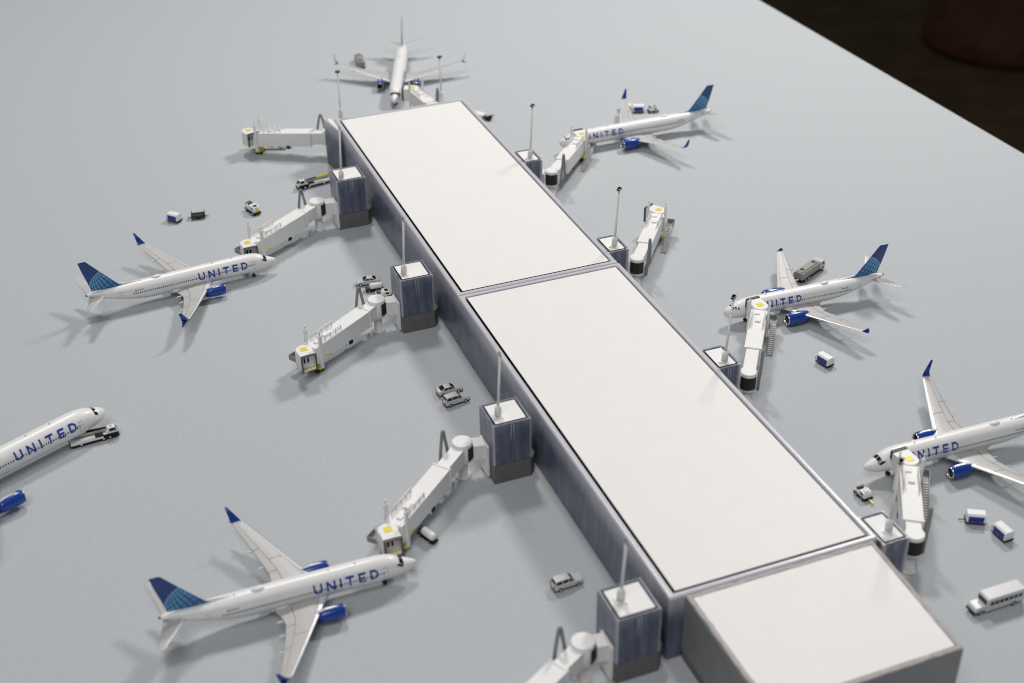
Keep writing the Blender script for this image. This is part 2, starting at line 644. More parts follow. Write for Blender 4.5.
# ------------------------------------------------------------------ airplanes
REF37 = [(0, .72, .68, .02), (-.04, .775, .62, .07), (-.12, .83, .56, .13), (-.28, .91, .48, .21), (-.46, .99, .43, .275),
         (-.6, 1.06, .405, .32), (-.78, 1.175, .38, .37), (-.95, 1.25, .365, .405), (-1.2, 1.31, .35, .44), (-1.6, 1.345, .342, .463),
         (-2.1, 1.35, .34, .47), (-6.2, 1.35, .34, .47), (-6.7, 1.35, .36, .467), (-7.2, 1.35, .425, .45), (-7.7, 1.348, .52, .415),
         (-8.2, 1.342, .65, .355), (-8.7, 1.332, .80, .285), (-9.1, 1.315, .94, .21), (-9.4, 1.29, 1.05, .145), (-9.6, 1.25, 1.12, .075)]
REF32 = [(0, .76, .70, .02), (-.02, .84, .62, .09), (-.08, .91, .54, .17), (-.2, .99, .46, .255), (-.36, 1.06, .415, .325),
         (-.5, 1.11, .39, .365), (-.68, 1.20, .37, .40), (-.86, 1.265, .355, .43), (-1.1, 1.315, .345, .455), (-1.5, 1.345, .34, .475),
         (-2.0, 1.35, .34, .48), (-6.2, 1.35, .34, .48), (-6.7, 1.35, .37, .475), (-7.2, 1.35, .445, .455), (-7.7, 1.345, .55, .41),
         (-8.2, 1.335, .68, .345), (-8.7, 1.315, .82, .27), (-9.1, 1.29, .95, .20), (-9.4, 1.26, 1.04, .14), (-9.6, 1.22, 1.10, .08)]


class Body:
    def __init__(s, ref, ext):
        s.ext = ext
        s.st = [(x if x > -4 else x - ext, t, bo, hw) for x, t, bo, hw in ref]

    def at(s, x):
        st = s.st
        if x >= st[0][0]:
            return st[0][1:]
        for i in range(len(st) - 1):
            a, c = st[i], st[i + 1]
            if a[0] >= x >= c[0]:
                f = (a[0] - x) / (a[0] - c[0])
                # smooth through the neighbours (Catmull-Rom)
                p, n = st[max(i - 1, 0)], st[min(i + 2, len(st) - 1)]
                out = []
                h = a[0] - c[0]
                for k in (1, 2, 3):
                    ma = (c[k] - p[k]) / max(p[0] - c[0], 1e-6) * h if i > 0 else (c[k] - a[k])
                    mc = (n[k] - a[k]) / max(a[0] - n[0], 1e-6) * h
                    out.append((2 * f**3 - 3 * f**2 + 1) * a[k] + (f**3 - 2 * f**2 + f) * ma + (-2 * f**3 + 3 * f**2) * c[k] + (f**3 - f**2) * mc)
                return out
        return st[-1][1:]

    def pt(s, x, th, off=0.0):
        t, bo, hw = s.at(x)
        zc, rz = (t + bo) / 2, (t - bo) / 2
        return Vector((x, (hw + off) * math.sin(th), zc + (rz + off) * math.cos(th)))

    def side(s, x, z, sd, off):
        t, bo, hw = s.at(x)
        zc, rz = (t + bo) / 2, (t - bo) / 2
        th = math.acos(max(-1, min(1, (z - zc) / rz)))
        return s.pt(x, sd * th, off)


def airfoil(le, chord, thick, n=9):
    """closed section in x (aft) and z about le; returns list of points"""
    up, lo = [], []
    for i in range(n):
        u = (1 - math.cos(PI * i / (n - 1))) / 2
        yt = 5 * thick * (0.2969 * math.sqrt(u) - 0.126 * u - 0.3516 * u * u + 0.2843 * u**3 - 0.1036 * u**4)
        up.append((le[0] - u * chord, le[1], le[2] + yt * chord * 1.05))
        lo.append((le[0] - u * chord, le[1], le[2] - yt * chord * 0.8))
    return up + lo[::-1][1:-1]


GLYPH = {
    'U': (0.92, [[(.1, 1), (.1, .42), (.13, .28), (.2, .17), (.32, .115), (.46, .1), (.60, .115), (.72, .17), (.79, .28), (.82, .42), (.82, 1)]]),
    'N': (0.95, [[(.1, 0), (.1, 1)], [(.13, .93), (.82, .07)], [(.85, 0), (.85, 1)]]),
    'I': (0.2, [[(.1, 0), (.1, 1)]]),
    'T': (0.9, [[(0, .9), (.9, .9)], [(.45, 0), (.45, .8)]]),
    'E': (0.8, [[(.1, 0), (.1, 1)], [(.2, .9), (.8, .9)], [(.2, .5), (.74, .5)], [(.2, .1), (.8, .1)]]),
    'D': (0.9, [[(.1, 0), (.1, 1)], [(.2, .9), (.4, .9), (.55, .87), (.68, .79), (.77, .66), (.8, .5), (.77, .34), (.68, .21), (.55, .13), (.4, .1), (.2, .1)]]),
}


def lettering(body, side, x_a, x_b, z0, z1):
    """UNITED between x_a (left end as read) and x_b (right end)"""
    parts = []
    word = 'UNITED'
    H = z1 - z0
    wtot = sum(GLYPH[c_][0] for c_ in word)
    L = abs(x_b - x_a)
    sx = H * 0.98
    gap = (L - wtot * sx) / (len(word) - 1)
    if gap < 0.05:
        sx = (L - 0.10 * 5) / wtot
        gap = 0.10
    cur = 0.0
    dirx = 1 if x_b > x_a else -1
    hw = 0.1

    def put(mb, u, v, k):
        return mb.vert(body.side(x_a + dirx * u, z0 + v * H, side, 0.006 + 0.0012 * k))
    for ch in word:
        mb = MB()
        parts.append(mb)
        wd, strokes = GLYPH[ch]
        for k, st in enumerate(strokes):
            pts = []
            for a, c in zip(st, st[1:]):
                n = max(1, int(math.hypot(c[0] - a[0], c[1] - a[1]) / 0.12))
                pts += [(a[0] + (c[0] - a[0]) * i / n, a[1] + (c[1] - a[1]) * i / n) for i in range(n)]
            pts.append(st[-1])
            ids = []
            for i, p in enumerate(pts):
                a = pts[max(i - 1, 0)]
                c = pts[min(i + 1, len(pts) - 1)]
                dx, dy = c[0] - a[0], c[1] - a[1]
                ln = math.hypot(dx, dy)
                nx, ny = -dy / ln * hw, dx / ln * hw
                ids.append((put(mb, cur + (p[0] + nx) * sx, p[1] + ny, k), put(mb, cur + (p[0] - nx) * sx, p[1] - ny, k)))
            for i in range(len(ids) - 1):
                mb.face((ids[i][0], ids[i][1], ids[i + 1][1], ids[i + 1][0]))
        cur += wd * sx + gap
    return parts


def patch(mb, body, side, corners, off, n=4, m=0):
    """bilinear quad in (x,z) wrapped on the side of the body"""
    (a, b_, c, d) = corners
    ids = []
    for i in range(n + 1):
        row = []
        for j in range(n + 1):
            u, v = i / n, j / n
            x = (1 - u) * ((1 - v) * a[0] + v * d[0]) + u * ((1 - v) * b_[0] + v * c[0])
            z = (1 - u) * ((1 - v) * a[1] + v * d[1]) + u * ((1 - v) * b_[1] + v * c[1])
            row.append(mb.vert(body.side(x, z, side, off)))
        ids.append(row)
    for i in range(n):
        for j in range(n):
            mb.face((ids[i][j], ids[i + 1][j], ids[i + 1][j + 1], ids[i][j + 1]), m)


def patch_th(mb, body, corners, off, n=4, m=0):
    """bilinear quad in (x, theta)"""
    (a, b_, c, d) = corners
    ids = []
    for i in range(n + 1):
        row = []
        for j in range(n + 1):
            u, v = i / n, j / n
            x = (1 - u) * ((1 - v) * a[0] + v * d[0]) + u * ((1 - v) * b_[0] + v * c[0])
            t = (1 - u) * ((1 - v) * a[1] + v * d[1]) + u * ((1 - v) * b_[1] + v * c[1])
            row.append(mb.vert(body.pt(x, t, off)))
        ids.append(row)
    for i in range(n):
        for j in range(n):
            mb.face((ids[i][j], ids[i + 1][j], ids[i + 1][j + 1], ids[i][j + 1]), m)


def airplane(label, loc, yaw, scale=1.0, ext=0.0, wsh=0.0, airbus=False, tip='split', letters=(-4.1, -1.6), lz=(0.80, 1.16), dsw=0.0, ey_=1.22, eshift=0.0, band=False):
    t = thing('airplane', label, 'airplane', (loc[0], loc[1], 0), yaw, 'airplanes parked around the terminal')
    t.scale = (scale, scale, scale)
    body = Body(REF32 if airbus else REF37, ext)
    tail = body.st[-1][0]
    es = 1.2 if airbus and not band else 1.0
    # fuselage
    mb = MB()
    xs = [0, -.02, -.05, -.09, -.15, -.22, -.3, -.4, -.5, -.6, -.7, -.8, -.9, -1.0, -1.15, -1.3, -1.5, -1.8, -2.1]
    k = -2.6
    while k > tail + 3.6:
        xs.append(k)
        k -= 0.5
    xs += [tail + 3.4 - 0.2 * i for i in range(17)] + [tail + .1, tail + .05, tail]
    rr = [[body.pt(x, 2 * PI * i / 32) for i in range(32)] for x in xs]
    mb.rings(rr)
    # printed marks lie on the fuselage skin: same mesh, their own slots
    for sd in (1, -1):
        x = -1.32
        while x > tail + 2.1:
            patch(mb, body, sd, [(x, .89), (x - .05, .89), (x - .05, .965), (x, .965)], 0.003, 1, 1)
            x -= 0.105
    for sd in (1, -1):
        if airbus and band:
            patch_th(mb, body, [(-.40, sd * .03), (-.54, sd * .03), (-.56, sd * .95), (-.42, sd * 1.05)], 0.004, 5, 4)
        elif airbus:
            for (x0, x1, za, zb) in ((-.36, -.44, .98, 1.075), (-.47, -.56, .99, 1.09), (-.59, -.68, 1.0, 1.10)):
                patch(mb, body, sd, [(x0, za), (x1, za), (x1 - .02, zb), (x0 - .03, zb)], 0.004, 3, 4)
            patch_th(mb, body, [(-.34, sd * .03), (-.42, sd * .03), (-.42, sd * .62), (-.34, sd * .75)], 0.004, 4, 4)
        else:
            patch_th(mb, body, [(-.53, sd * .03), (-.68, sd * .03), (-.69, sd * .72), (-.52, sd * .85)], 0.004, 5, 4)
            patch_th(mb, body, [(-.53, sd * .89), (-.72, sd * .78), (-.84, sd * .98), (-.60, sd * 1.16)], 0.004, 4, 4)
    # doors: thin outlines
    for sd in (1, -1):
        for xd in (-1.18, tail + 1.65):
            w, z0, z1, e = .17, .66, 1.10, .012
            patch(mb, body, sd, [(xd, z0), (xd - e, z0), (xd - e, z1), (xd, z1)], .003, 3, 2)
            patch(mb, body, sd, [(xd - w, z0), (xd - w - e, z0), (xd - w - e, z1), (xd - w, z1)], .003, 3, 2)
            patch(mb, body, sd, [(xd - e, z1 - e), (xd - w, z1 - e), (xd - w, z1), (xd - e, z1)], .003, 3, 2)
            patch(mb, body, sd, [(xd - e, z0), (xd - w, z0), (xd - w, z0 + e), (xd - e, z0 + e)], .003, 3, 2)
            patch(mb, body, sd, [(xd - .06, .93), (xd - .1, .93), (xd - .1, .97), (xd - .06, .97)], .003, 1, 2)
    # small illegible registration marks and flag
    for sd in (1, -1):
        xr = tail + 2.35
        for i in range(6):
            x = xr + 0.055 * i
            patch(mb, body, sd, [(x, 1.045), (x + .038, 1.045), (x + .038, 1.085), (x, 1.085)], .003, 1, 2)
        xf = xr - .1 if True else xr
        patch(mb, body, sd, [(xf, 1.03), (xf + .07, 1.03), (xf + .07, 1.095), (xf, 1.095)], .003, 1, 3)
    # seam line low on the flank
    for sd in (1, -1):
        n = 24
        for i in range(n):
            xa = -1.5 + (tail + 2.2 + 1.5) * i / n
            xb = -1.5 + (tail + 2.2 + 1.5) * (i + 1) / n
            if -3.4 + wsh > xa > -5.6 + wsh:
                continue
            za = .50 + (max(0, (tail + 3.2) - xa) * .16)
            zb = .50 + (max(0, (tail + 3.2) - xb) * .16)
            patch(mb, body, sd, [(xa, za), (xb, zb), (xb, zb + .012), (xa, za + .012)], .003, 1, 2)
    fus = mb.build('fuselage', [M['white'], M['ink'], M['line'], M['red'], M['glass']], t)
    # lettering both sides, one part per letter
    for sd, xa, xb in ((-1, letters[0], letters[1]), (1, letters[1], letters[0])):
        for mb in lettering(body, sd, xa, xb, lz[0], lz[1]):
            mb.build('letter', M['letter'], fus)
    # antenna fairing on the crown
    mb = MB()
    mb.ellipsoid((tail + 3.45, 0, 1.34), (.26, .13, .10))
    mb.build('satellite_dome', M['white'], fus)
    for xa in (-2.3, -3.3, tail + 2.6):
        mb = MB()
        mb.box((xa, 0, 1.365), (.06, .012, .05), taper=(.6, 1))
        mb.build('antenna', M['line'], fus)
    # belly fairing
    mb = MB()
    mb.ellipsoid((-4.5 + wsh, 0, .44), (1.35, .49, .2), 20, 12)
    mb.build('belly_fairing', M['wing_edge'], t)
    # tail cone exhaust
    mb = MB()
    zt = sum(body.at(tail)[:2]) / 2
    mb.cyl((tail + .02, 0, zt), (tail - .07, 0, zt + .01), .062, .045, 14)
    mb.build('exhaust', M['dmetal'], t)
    # wings
    for sd in (1, -1):
        secs = [(.30, -3.28, 2.06, .115, .47), (.47, -3.42, 1.92, .115, .49), (.95, -3.70, 1.50, .11, .55), (1.40, -3.95, 1.20, .105, .61),
                (2.4, -4.50, .90, .10, .75), (3.4, -5.05, .64, .095, .90), (4.15, -5.47, .43, .09, 1.02), (4.30, -5.56, .39, .085, 1.045)]
        secs = [(y, x + dsw * y / 4.3, c_, th_, z) for y, x, c_, th_, z in secs]
        mb = MB()
        rings = [airfoil((x + wsh, sd * y, z), c_, th_) for y, x, c_, th_, z in secs]
        ids = mb.rings(rings, 0)
        nl = len(rings[0])
        # leading-edge faces take the bright slot
        fi = 0
        for kk in range(len(rings) - 1):
            for i in range(nl):
                if i in (0, 1, nl - 1, nl - 2):
                    mb.m[fi] = 1
                fi += 1
        # panel lines on the top skin
        def top(y, u):
            for a, c_ in zip(secs, secs[1:]):
                if a[0] <= y <= c_[0]:
                    f = (y - a[0]) / (c_[0] - a[0])
                    x = a[1] + (c_[1] - a[1]) * f
                    ch = a[2] + (c_[2] - a[2]) * f
                    th_ = a[3] + (c_[3] - a[3]) * f
                    z = a[4] + (c_[4] - a[4]) * f
                    yt = 5 * th_ * (0.2969 * math.sqrt(u) - 0.126 * u - 0.3516 * u * u + 0.2843 * u**3 - 0.1036 * u**4)
                    return Vector((x + wsh - u * ch, sd * y, z + yt * ch * 1.05 + .007))
        def line(y0, u0, y1, u1, w, n=10):
            prev = None
            for i in range(n + 1):
                f = i / n
                y, u = y0 + (y1 - y0) * f, u0 + (u1 - u0) * f
                if abs(y1 - y0) > abs(u1 - u0) * .6:
                    a, c_ = top(y, u - w), top(y, u + w)
                else:
                    a, c_ = top(y - w, u), top(y + w, u)
                cur = (mb.vert(a), mb.vert(c_))
                if prev:
                    mb.face((prev[0], prev[1], cur[1], cur[0]), 2)
                prev = cur
        line(.55, .70, 4.1, .66, .007)
        line(.6, .145, 4.1, .16, .005)
        line(1.5, .71, 1.5, .96, .009, 3)
        line(2.7, .70, 2.7, .96, .009, 3)
        line(2.1, .17, 2.1, .68, .007, 3)
        wing = mb.build('wing', [M['wing'], M['wing_edge'], M['line']], t)
        # flap fairings
        for yy, ln_ in ((1.05, .42), (1.85, .40), (2.75, .34)):
            p = top(yy, .8)
            te = top(yy, .999)
            mb = MB()
            mb.ellipsoid((te.x - .02, te.y, te.z - .075), (ln_ * .55, .035, .045), 10, 8)
            mb.build('flap_fairing', M['wing_edge'], wing)
        # tips
        mb = MB()
        xt, yt, zt2 = -5.56 + wsh + dsw, 4.30, 1.045
        def fin(path):
            rg = []
            for (x, y, z, ch, nx, nz) in path:
                pts = []
                m_ = 7
                for i in range(m_):
                    u = (1 - math.cos(PI * i / (m_ - 1))) / 2
                    h_ = .045 * ch * math.sin(PI * min(1, u * .98 + .02)) ** .6 + .004
                    pts.append((x - u * ch, sd * (y + nx * h_), z + nz * h_))
                for i in range(m_ - 2, 0, -1):
                    u = (1 - math.cos(PI * i / (m_ - 1))) / 2
                    h_ = .045 * ch * math.sin(PI * min(1, u * .98 + .02)) ** .6 + .004
                    pts.append((x - u * ch, sd * (y - nx * h_), z - nz * h_))
                rg.append(pts)
            mb.rings(rg)
        if tip == 'split':
            fin([(xt, yt - .01, zt2, .40, -.3, .95), (xt - .05, yt + .07, zt2 + .05, .37, -.75, .65), (xt - .17, yt + .15, zt2 + .22, .27, -.95, .3),
                 (xt - .42, yt + .25, zt2 + .60, .10, -.95, .25)])
            fin([(xt - .10, yt + .02, zt2 - .005, .27, -.4, -.9), (xt - .24, yt + .16, zt2 - .08, .18, -.6, -.8), (xt - .42, yt + .30, zt2 - .17, .06, -.6, -.8)])
        elif tip == 'blended':
            fin([(xt, yt - .01, zt2, .40, -.3, .95), (xt - .04, yt + .07, zt2 + .06, .36, -.75, .65), (xt - .14, yt + .12, zt2 + .2, .29, -.97, .2),
                 (xt - .45, yt + .2, zt2 + .66, .12, -.97, .2)])
        elif tip == 'sharklet':
            fin([(xt, yt - .01, zt2, .40, -.3, .95), (xt - .06, yt + .09, zt2 + .04, .36, -.75, .65), (xt - .18, yt + .16, zt2 + .2, .28, -.97, .2),
                 (xt - .38, yt + .24, zt2 + .60, .11, -.97, .2)])
        else:
            fin([(xt + .02, yt, zt2 - .0, .42, -1, .1), (xt - .16, yt + .02, zt2 + .10, .18, -1, .1), (xt - .22, yt + .03, zt2 + .14, .10, -1, .1)])
            fin([(xt + .02, yt, zt2 - .002, .42, -1, .1), (xt - .18, yt + .03, zt2 - .11, .20, -1, .1), (xt - .26, yt + .04, zt2 - .15, .10, -1, .1)])
        mb.build('winglet', M['blue'], t)
        # engine
        ex, ey, ez = -2.95 + wsh + eshift + (es - 1) * .3, sd * ey_, .43 + (es - 1) * .05
        mb = MB()
        mb.lathe([(q_ * es, r_ * es) for q_, r_ in [(-.035, .242), (-.10, .262), (-.3, .278), (-.6, .272), (-.85, .245), (-1.02, .205), (-1.0, .18)]], 28, 'X', (ex, ey, ez), caps=False)
        en = mb.build('engine', M['blue'], t)
        mb = MB()
        mb.lathe([(q_ * es, r_ * es) for q_, r_ in [(-.034, .243), (-.006, .232), (.0, .219), (-.012, .205), (-.08, .198), (-.17, .20)]], 28, 'X', (ex, ey, ez), caps=False)
        mb.build('inlet_lip', M['metal'], en)
        mb = MB()
        mb.lathe([(q_ * es, r_ * es) for q_, r_ in [(-.165, .2), (-.16, .06), (-.06, .01)]], 24, 'X', (ex, ey, ez), caps=False)
        mb.build('fan', M['black'], en)
        mb = MB()
        mb.lathe([(q_ * es, r_ * es) for q_, r_ in [(-.95, .17), (-1.12, .15), (-1.24, .12), (-1.23, .09), (-1.42, .015)]], 20, 'X', (ex, ey, ez))
        mb.build('nozzle', M['dmetal'], en)
        mb = MB()
        rg = []
        for (x, z0, z1, w_) in ((ex - .22, ez + .26 * es, ez + .285 * es, .012), (ex - .35, ez + .22, ez + .30 * es, .035), (ex - .7, ez + .2, ez + .30, .045),
                                (ex - 1.0, ez + .12, ez + .24, .04), (ex - 1.35, ez + .08, ez + .14, .01)):
            rg.append([(x, ey - w_, z0), (x, ey + w_, z0), (x, ey + w_, z1), (x, ey - w_, z1)])
        mb.rings(rg, smooth=False)
        mb.build('pylon', M['wing_edge'], t, bevel=0.006)
        # stabilizer
        mb = MB()
        st_ = [(.05, .80, .85, .09), (.25, .72, .80, .09), (1.0, .26, .52, .085), (1.72, -.19, .27, .08), (1.79, -.26, .20, .06)]
        rg = [airfoil((tail + x + (.12 if not airbus else .2), sd * y, 1.06 + y * .17), c_, th_) for y, x, c_, th_ in st_]
        mb.rings(rg)
        nl = len(rg[0])
        fi = 0
        for kk in range(len(rg) - 1):
            for i in range(nl):
                if i in (0, 1, nl - 1, nl - 2):
                    mb.m[fi] = 1
                fi += 1
        mb.build('stabilizer', [M['wing'], M['wing_edge']], t)
    # fin
    mb = MB()
    fs = ([(-.0, 1.26, 1.92, .07), (0, 1.40, 1.50, .08)] if False else [])
    prof = [(1.36, 1.80, 1.55, .085), (1.45, 1.60, 1.36, .085), (1.62, 1.42, 1.22, .085), (2.0, 1.10, .985, .085), (2.5, .68, .70, .085), (2.95, .31, .42, .085), (3.03, .23, .36, .05)]
    if airbus:
        prof = [(1.34, 1.95, 1.62, .085), (1.42, 1.72, 1.40, .085), (1.6, 1.5, 1.22, .085), (2.0, 1.17, 1.02, .085), (2.5, .77, .76, .085), (2.88, .47, .55, .085), (2.95, .40, .50, .05)]
    rg = []
    for z, le, ch, th_ in prof:
        a = airfoil((tail + le, 0, 0), ch, th_)
        rg.append([(p[0], p[2] * .9, z) for p in a])
    mb.rings(rg)
    mb.build('tail_fin', globe_mat('tail_fin_paint', tail + 1.25, 1.35, 1.11), t)
    mb = MB()
    mb.side_prism([(tail + 2.65, 1.345), (tail + 1.62, 1.46), (tail + 1.5, 1.30), (tail + 2.5, 1.30)], -.018, .018)
    mb.build('dorsal_fillet', M['white'], t)
    # landing gear
    def gear(x, y, r, ln_, wy):
        mb = MB()
        mb.cyl((x, y, r), (x, y, ln_), .032, n=8)
        mb.box((x, y, r), (.05, wy * 2, .04))
        g_ = mb.build('landing_gear', M['metal'], t)
        for s2 in (-1, 1):
            mb = MB()
            mb.lathe([(-.04, r * .45), (-.045, r * .8), (-.03, r), (.03, r), (.045, r * .8), (.04, r * .45)], 16, 'Z')
            for i, v in enumerate(mb.v):
                mb.v[i] = Vector((x + v.x, y + s2 * wy + v.z, r + v.y))
            mb.build('wheel', M['rubber'], g_)
    gear(-1.25, 0, .085, .42, .055)
    for sd in (1, -1):
        gear(-4.95 + wsh, sd * .72, .135, .58, .09)
    return t


airplane('smaller of the two whole airplanes on the left, nose beneath a jet bridge',
         (-10.517, 13.005), 0.0991, 1.0, 0.0, -.12, False, 'split', (-4.16, -1.62))
airplane('larger whole airplane at lower left, its nose at a jet bridge beside a cylinder cart',
         (-10.816, -11.764), -0.007, 1.0, -.29, -.10, False, 'split', (-3.97, -1.55))
airplane('airplane cut off by the left edge with a belt loader under its nose',
         (-20.453, 2.37), 0.463, 1.1, 2.2, -1.75, True, 'split', (-4.08, -1.47), (.84, 1.19), ey_=1.92, eshift=-.05, band=True)
airplane('airplane at the far end of the terminal, seen nose-on with its fin edge-on',
         (1.371, 30.79), -1.932, 1.0, .45, -.42, False, 'split', (-4.5, -1.9))
airplane('airplane at upper right with two baggage carts and a tractor behind its wing',
         (8.72, 20.59), 3.146, .955, 1.25, -.95, True, 'sharklet', (-4.26, -1.64), (.86, 1.2), dsw=.12)
airplane('airplane with tiny blue wing tips on the right, grey fuel tanker behind its wing',
         (8.29, -.635), 3.103, .955, -.50, .12, True, 'fence', (-4.13, -1.70), (.85, 1.18), dsw=.15, eshift=-.12)
airplane('airplane cut off by the right edge with a tall blue upswept winglet',
         (7.65, -13.305), 3.11, 1.0, 0.0, -.35, False, 'blended', (-4.15, -1.75), (.86, 1.2), dsw=.28)

# ------------------------------------------------------------------ jet bridges


def jet_bridge(label, rot, ang, D, neck_to, curtain, open_ang, drop=0.30, chev=True, truss=False, dr=0.42):
    """rot: column foot; ang: tunnel heading (deg); D: to the cab; neck_to: world xy on the block; curtain: (centre, half) deg world;
    open_ang: world heading of the cab mouth"""
    A = R(ang)
    t = thing('jet_bridge', label, 'jet bridge', (rot[0], rot[1], 0), A, 'jet bridges at the gates')

    def loc(w):      # world angle to local
        return R(w) - A
    sl = drop / D
    shear = lambda p: Vector((p.x, p.y, p.z - sl * max(0, p.x)))
    # column
    mb = MB()
    mb.lathe([(.004, .34), (.05, .34), (.06, .215), (.90, .205)], 24)
    mb.build('column', M['resin'], t)
    # rotunda
    mb = MB()
    mb.lathe([(.84, dr - .03), (.88, dr), (1.74, dr), (1.77, dr - .03)], 32)
    mb.build('rotunda', M['resin'], t, )
    mb = MB()
    c0, hf = loc(curtain[0]), R(curtain[1])
    n = 26
    rg = []
    for z in (.98, 1.62):
        rg.append([((dr + .02 if i % 2 else dr + .005) * math.cos(c0 - hf + 2 * hf * i / n), (dr + .02 if i % 2 else dr + .005) * math.sin(c0 - hf + 2 * hf * i / n), z) for i in range(n + 1)])
    mb.rings(rg, closed=False, caps=False, smooth=False)
    mb.build('curtain', M['curtain'], t)
    # neck and wall plate
    v = Vector((neck_to[0] - rot[0], neck_to[1] - rot[1], 0))
    v.rotate(Matrix.Rotation(-A, 3, 'Z'))
    na = math.atan2(v.y, v.x)
    Ln = v.length
    mb = MB()
    mb.box((v.x * .5 * (1 + .42 / Ln), v.y * .5 * (1 + .42 / Ln), 1.28), (Ln - .42, .62, .72), rz=na)
    mb.build('neck', M['resin'], t, bevel=.02)
    mb = MB()
    pa = -A if neck_to[0] > rot[0] else PI - A
    if truss:
        pa = na
    mb.box((v.x, v.y, .86), (.11, .92, 1.52), rz=pa)
    mb.build('wall_plate', M['resin'], t, bevel=.02)
    # tunnels
    mb = MB()
    mb.xf = shear
    x1 = max(.9, D - 3.7) + .5
    mb.box(((.1 + x1) / 2, 0, 1.285), (x1 - .1, .58, .74))
    mb.build('inner_tunnel', M['resin'], t, bevel=.02)
    mb = MB()
    mb.xf = shear
    xo0, xo1 = max(.75, D - 4.05), D - .38
    mb.box(((xo0 + xo1) / 2, 0, 1.265), (xo1 - xo0, .78, .86))
    mb.box((xo0 + .03, 0, 1.265), (.09, .83, .91))
    mb.build('outer_tunnel', M['resin'], t, bevel=.02)
    # roof railings: one light frame per side
    for s in (-1, 1):
        mb = MB()
        mb.xf = shear
        xa, xb = D - 2.15, D - .75
        y = s * .30
        z0 = 1.70
        for z in (z0 + .25, z0 + .13):
            mb.tube([(xa, y, z), (xb, y, z)], .026, 6)
        for i in range(5):
            x = xa + (xb - xa) * i / 4
            mb.tube([(x, y, z0), (x, y, z0 + .26)], .024, 6)
        mb.build('roof_railing', M['resin'], t)
    mb = MB()
    mb.xf = shear
    mb.box((D - 1.45, -.02, 1.735), (.34, .26, .09))
    mb.build('roof_unit', M['resin'], t, bevel=.01)
    mb = MB()
    mb.xf = shear
    mb.box((D - .78, .06, 1.725), (.2, .22, .07))
    mb.build('roof_unit', M['resin'], t, bevel=.01)
    # lift columns and bogie
    for s in (-1, 1):
        mb = MB()
        mb.box((D - .62, s * .455, 1.16), (.15, .12, 1.72))
        mb.box((D - .62, s * .455, 2.10), (.07, .06, .30))
        mb.build('lift_column', M['resin'], t, bevel=.012)
    mb = MB()
    mb.box((D - .62, 0, .255), (.26, .86, .09))
    mb.box((D - .62, 0, .17), (.42, .30, .08))
    bo = mb.build('bogie', M['yellow'], t, bevel=.01)
    for s in (-1, 1):
        for dx in (-.13, .13):
            mb = MB()
            mb.cyl((D - .62 + dx, s * .23 - .05, .115), (D - .62 + dx, s * .23 + .05, .115), .112, n=16)
            mb.build('wheel', M['rubber'], bo)
    # service box slung below
    mb = MB()
    xs_ = D - 2.6
    mb.box((xs_, .30, .84 - sl * xs_ - .05), (.36, .20, .24))
    mb.box((xs_ + .0, .41, .84 - sl * xs_ - .04), (.24, .03, .19), m=1)
    mb.build('service_box', [M['resin'], M['black']], t)
    mb = MB()
    mb.box((xs_ - .3, -.28, .84 - sl * xs_ - .06), (.26, .18, .18))
    mb.build('battery_box', M['black'], t)
    if truss:
        mb = MB()
        mb.tube([(D - 1.0, .30, .80), (D - 1.25, .32, .58), (D - 1.55, .32, .56), (D - 1.85, .30, .80)], .055, 8)
        mb.build('yellow_brace', M['yellow'], t)
    elif chev:
        mb = MB()
        zc = .86 - sl * (D - 1.1)
        for s in (-1, 1):
            mb.side_prism([(D - 1.35, zc + .10), (D - 1.02, zc + .16), (D - .93, zc + .08), (D - 1.28, zc + .02)], s * .394 - .006, s * .394 + .006)
        mb.build('yellow_mark', M['yellow'], t)
    # cab: drum and boxed mouth turned to the airplane
    zb, zt = .60, 1.46
    mb = MB()
    mb.lathe([(zb, .36), (zb + .04, .40), (zt - .05, .40), (zt, .36)], 28, 'Z', (D, 0, 0))
    mb.build('cab', M['resin'], t)
    oa = loc(open_ang)
    ca, sa = math.cos(oa), math.sin(oa)
    T = lambda x, y, z: Vector((D + ca * x - sa * y, sa * x + ca * y, z))
    mb = MB()
    mb.xf = lambda p: T(p.x, p.y, p.z)
    # floor, roof, two sides of the mouth
    mb.box((.36, 0, zb + .05), (.46, .68, .07))
    mb.box((.36, 0, zt - .04), (.46, .72, .075))
    for s in (-1, 1):
        mb.box((.36, s * .335, (zb + zt) / 2), (.46, .05, zt - zb - .16))
    mb.build('cab_mouth', M['resin'], t, bevel=.012)
    mb = MB()
    mb.xf = lambda p: T(p.x, p.y, p.z)
    mb.box((.42, 0, (zb + zt) / 2), (.02, .60, zt - zb - .17))
    mb.box((.45, 0, zb + .105), (.05, .60, .04), m=2)
    mb.box((.435, -.15, (zb + zt) / 2 + .08), (.012, .08, .26), m=1)
    mb.box((.435, .02, (zb + zt) / 2 + .08), (.012, .08, .26), m=1)
    mb.build('cab_door', [M['resin'], M['black'], M['yellow']], t)
    # bellows hood round the mouth
    mb = MB()
    mb.xf = lambda p: T(p.x, p.y, p.z)
    for k in range(3):
        x = .61 + .045 * k
        gx = .012 * (k % 2)
        w2, z0_, z1_ = .36 - gx, zb + .06, zt + .02 - gx
        mb.box((x, 0, z1_), (.04, 2 * w2, .05))
        for s in (-1, 1):
            mb.box((x, s * (w2 - .024), (z0_ + z1_ - .027) / 2), (.04, .048, z1_ - .027 - z0_))
    mb.build('bellows', M['dgrey'], t)
    # yellow square on the cab roof
    mb = MB()
    mb.xf = lambda p: T(p.x, p.y, p.z)
    mb.box((.02, 0, zt + .006), (.30, .30, .02))
    mb.build('roof_marker', M['yellow'], t)
    # side stairs on the right-hand side
    mb = MB()
    xt_, xb_ = D - .35, D - 2.05
    y0, y1 = -.60, -.84
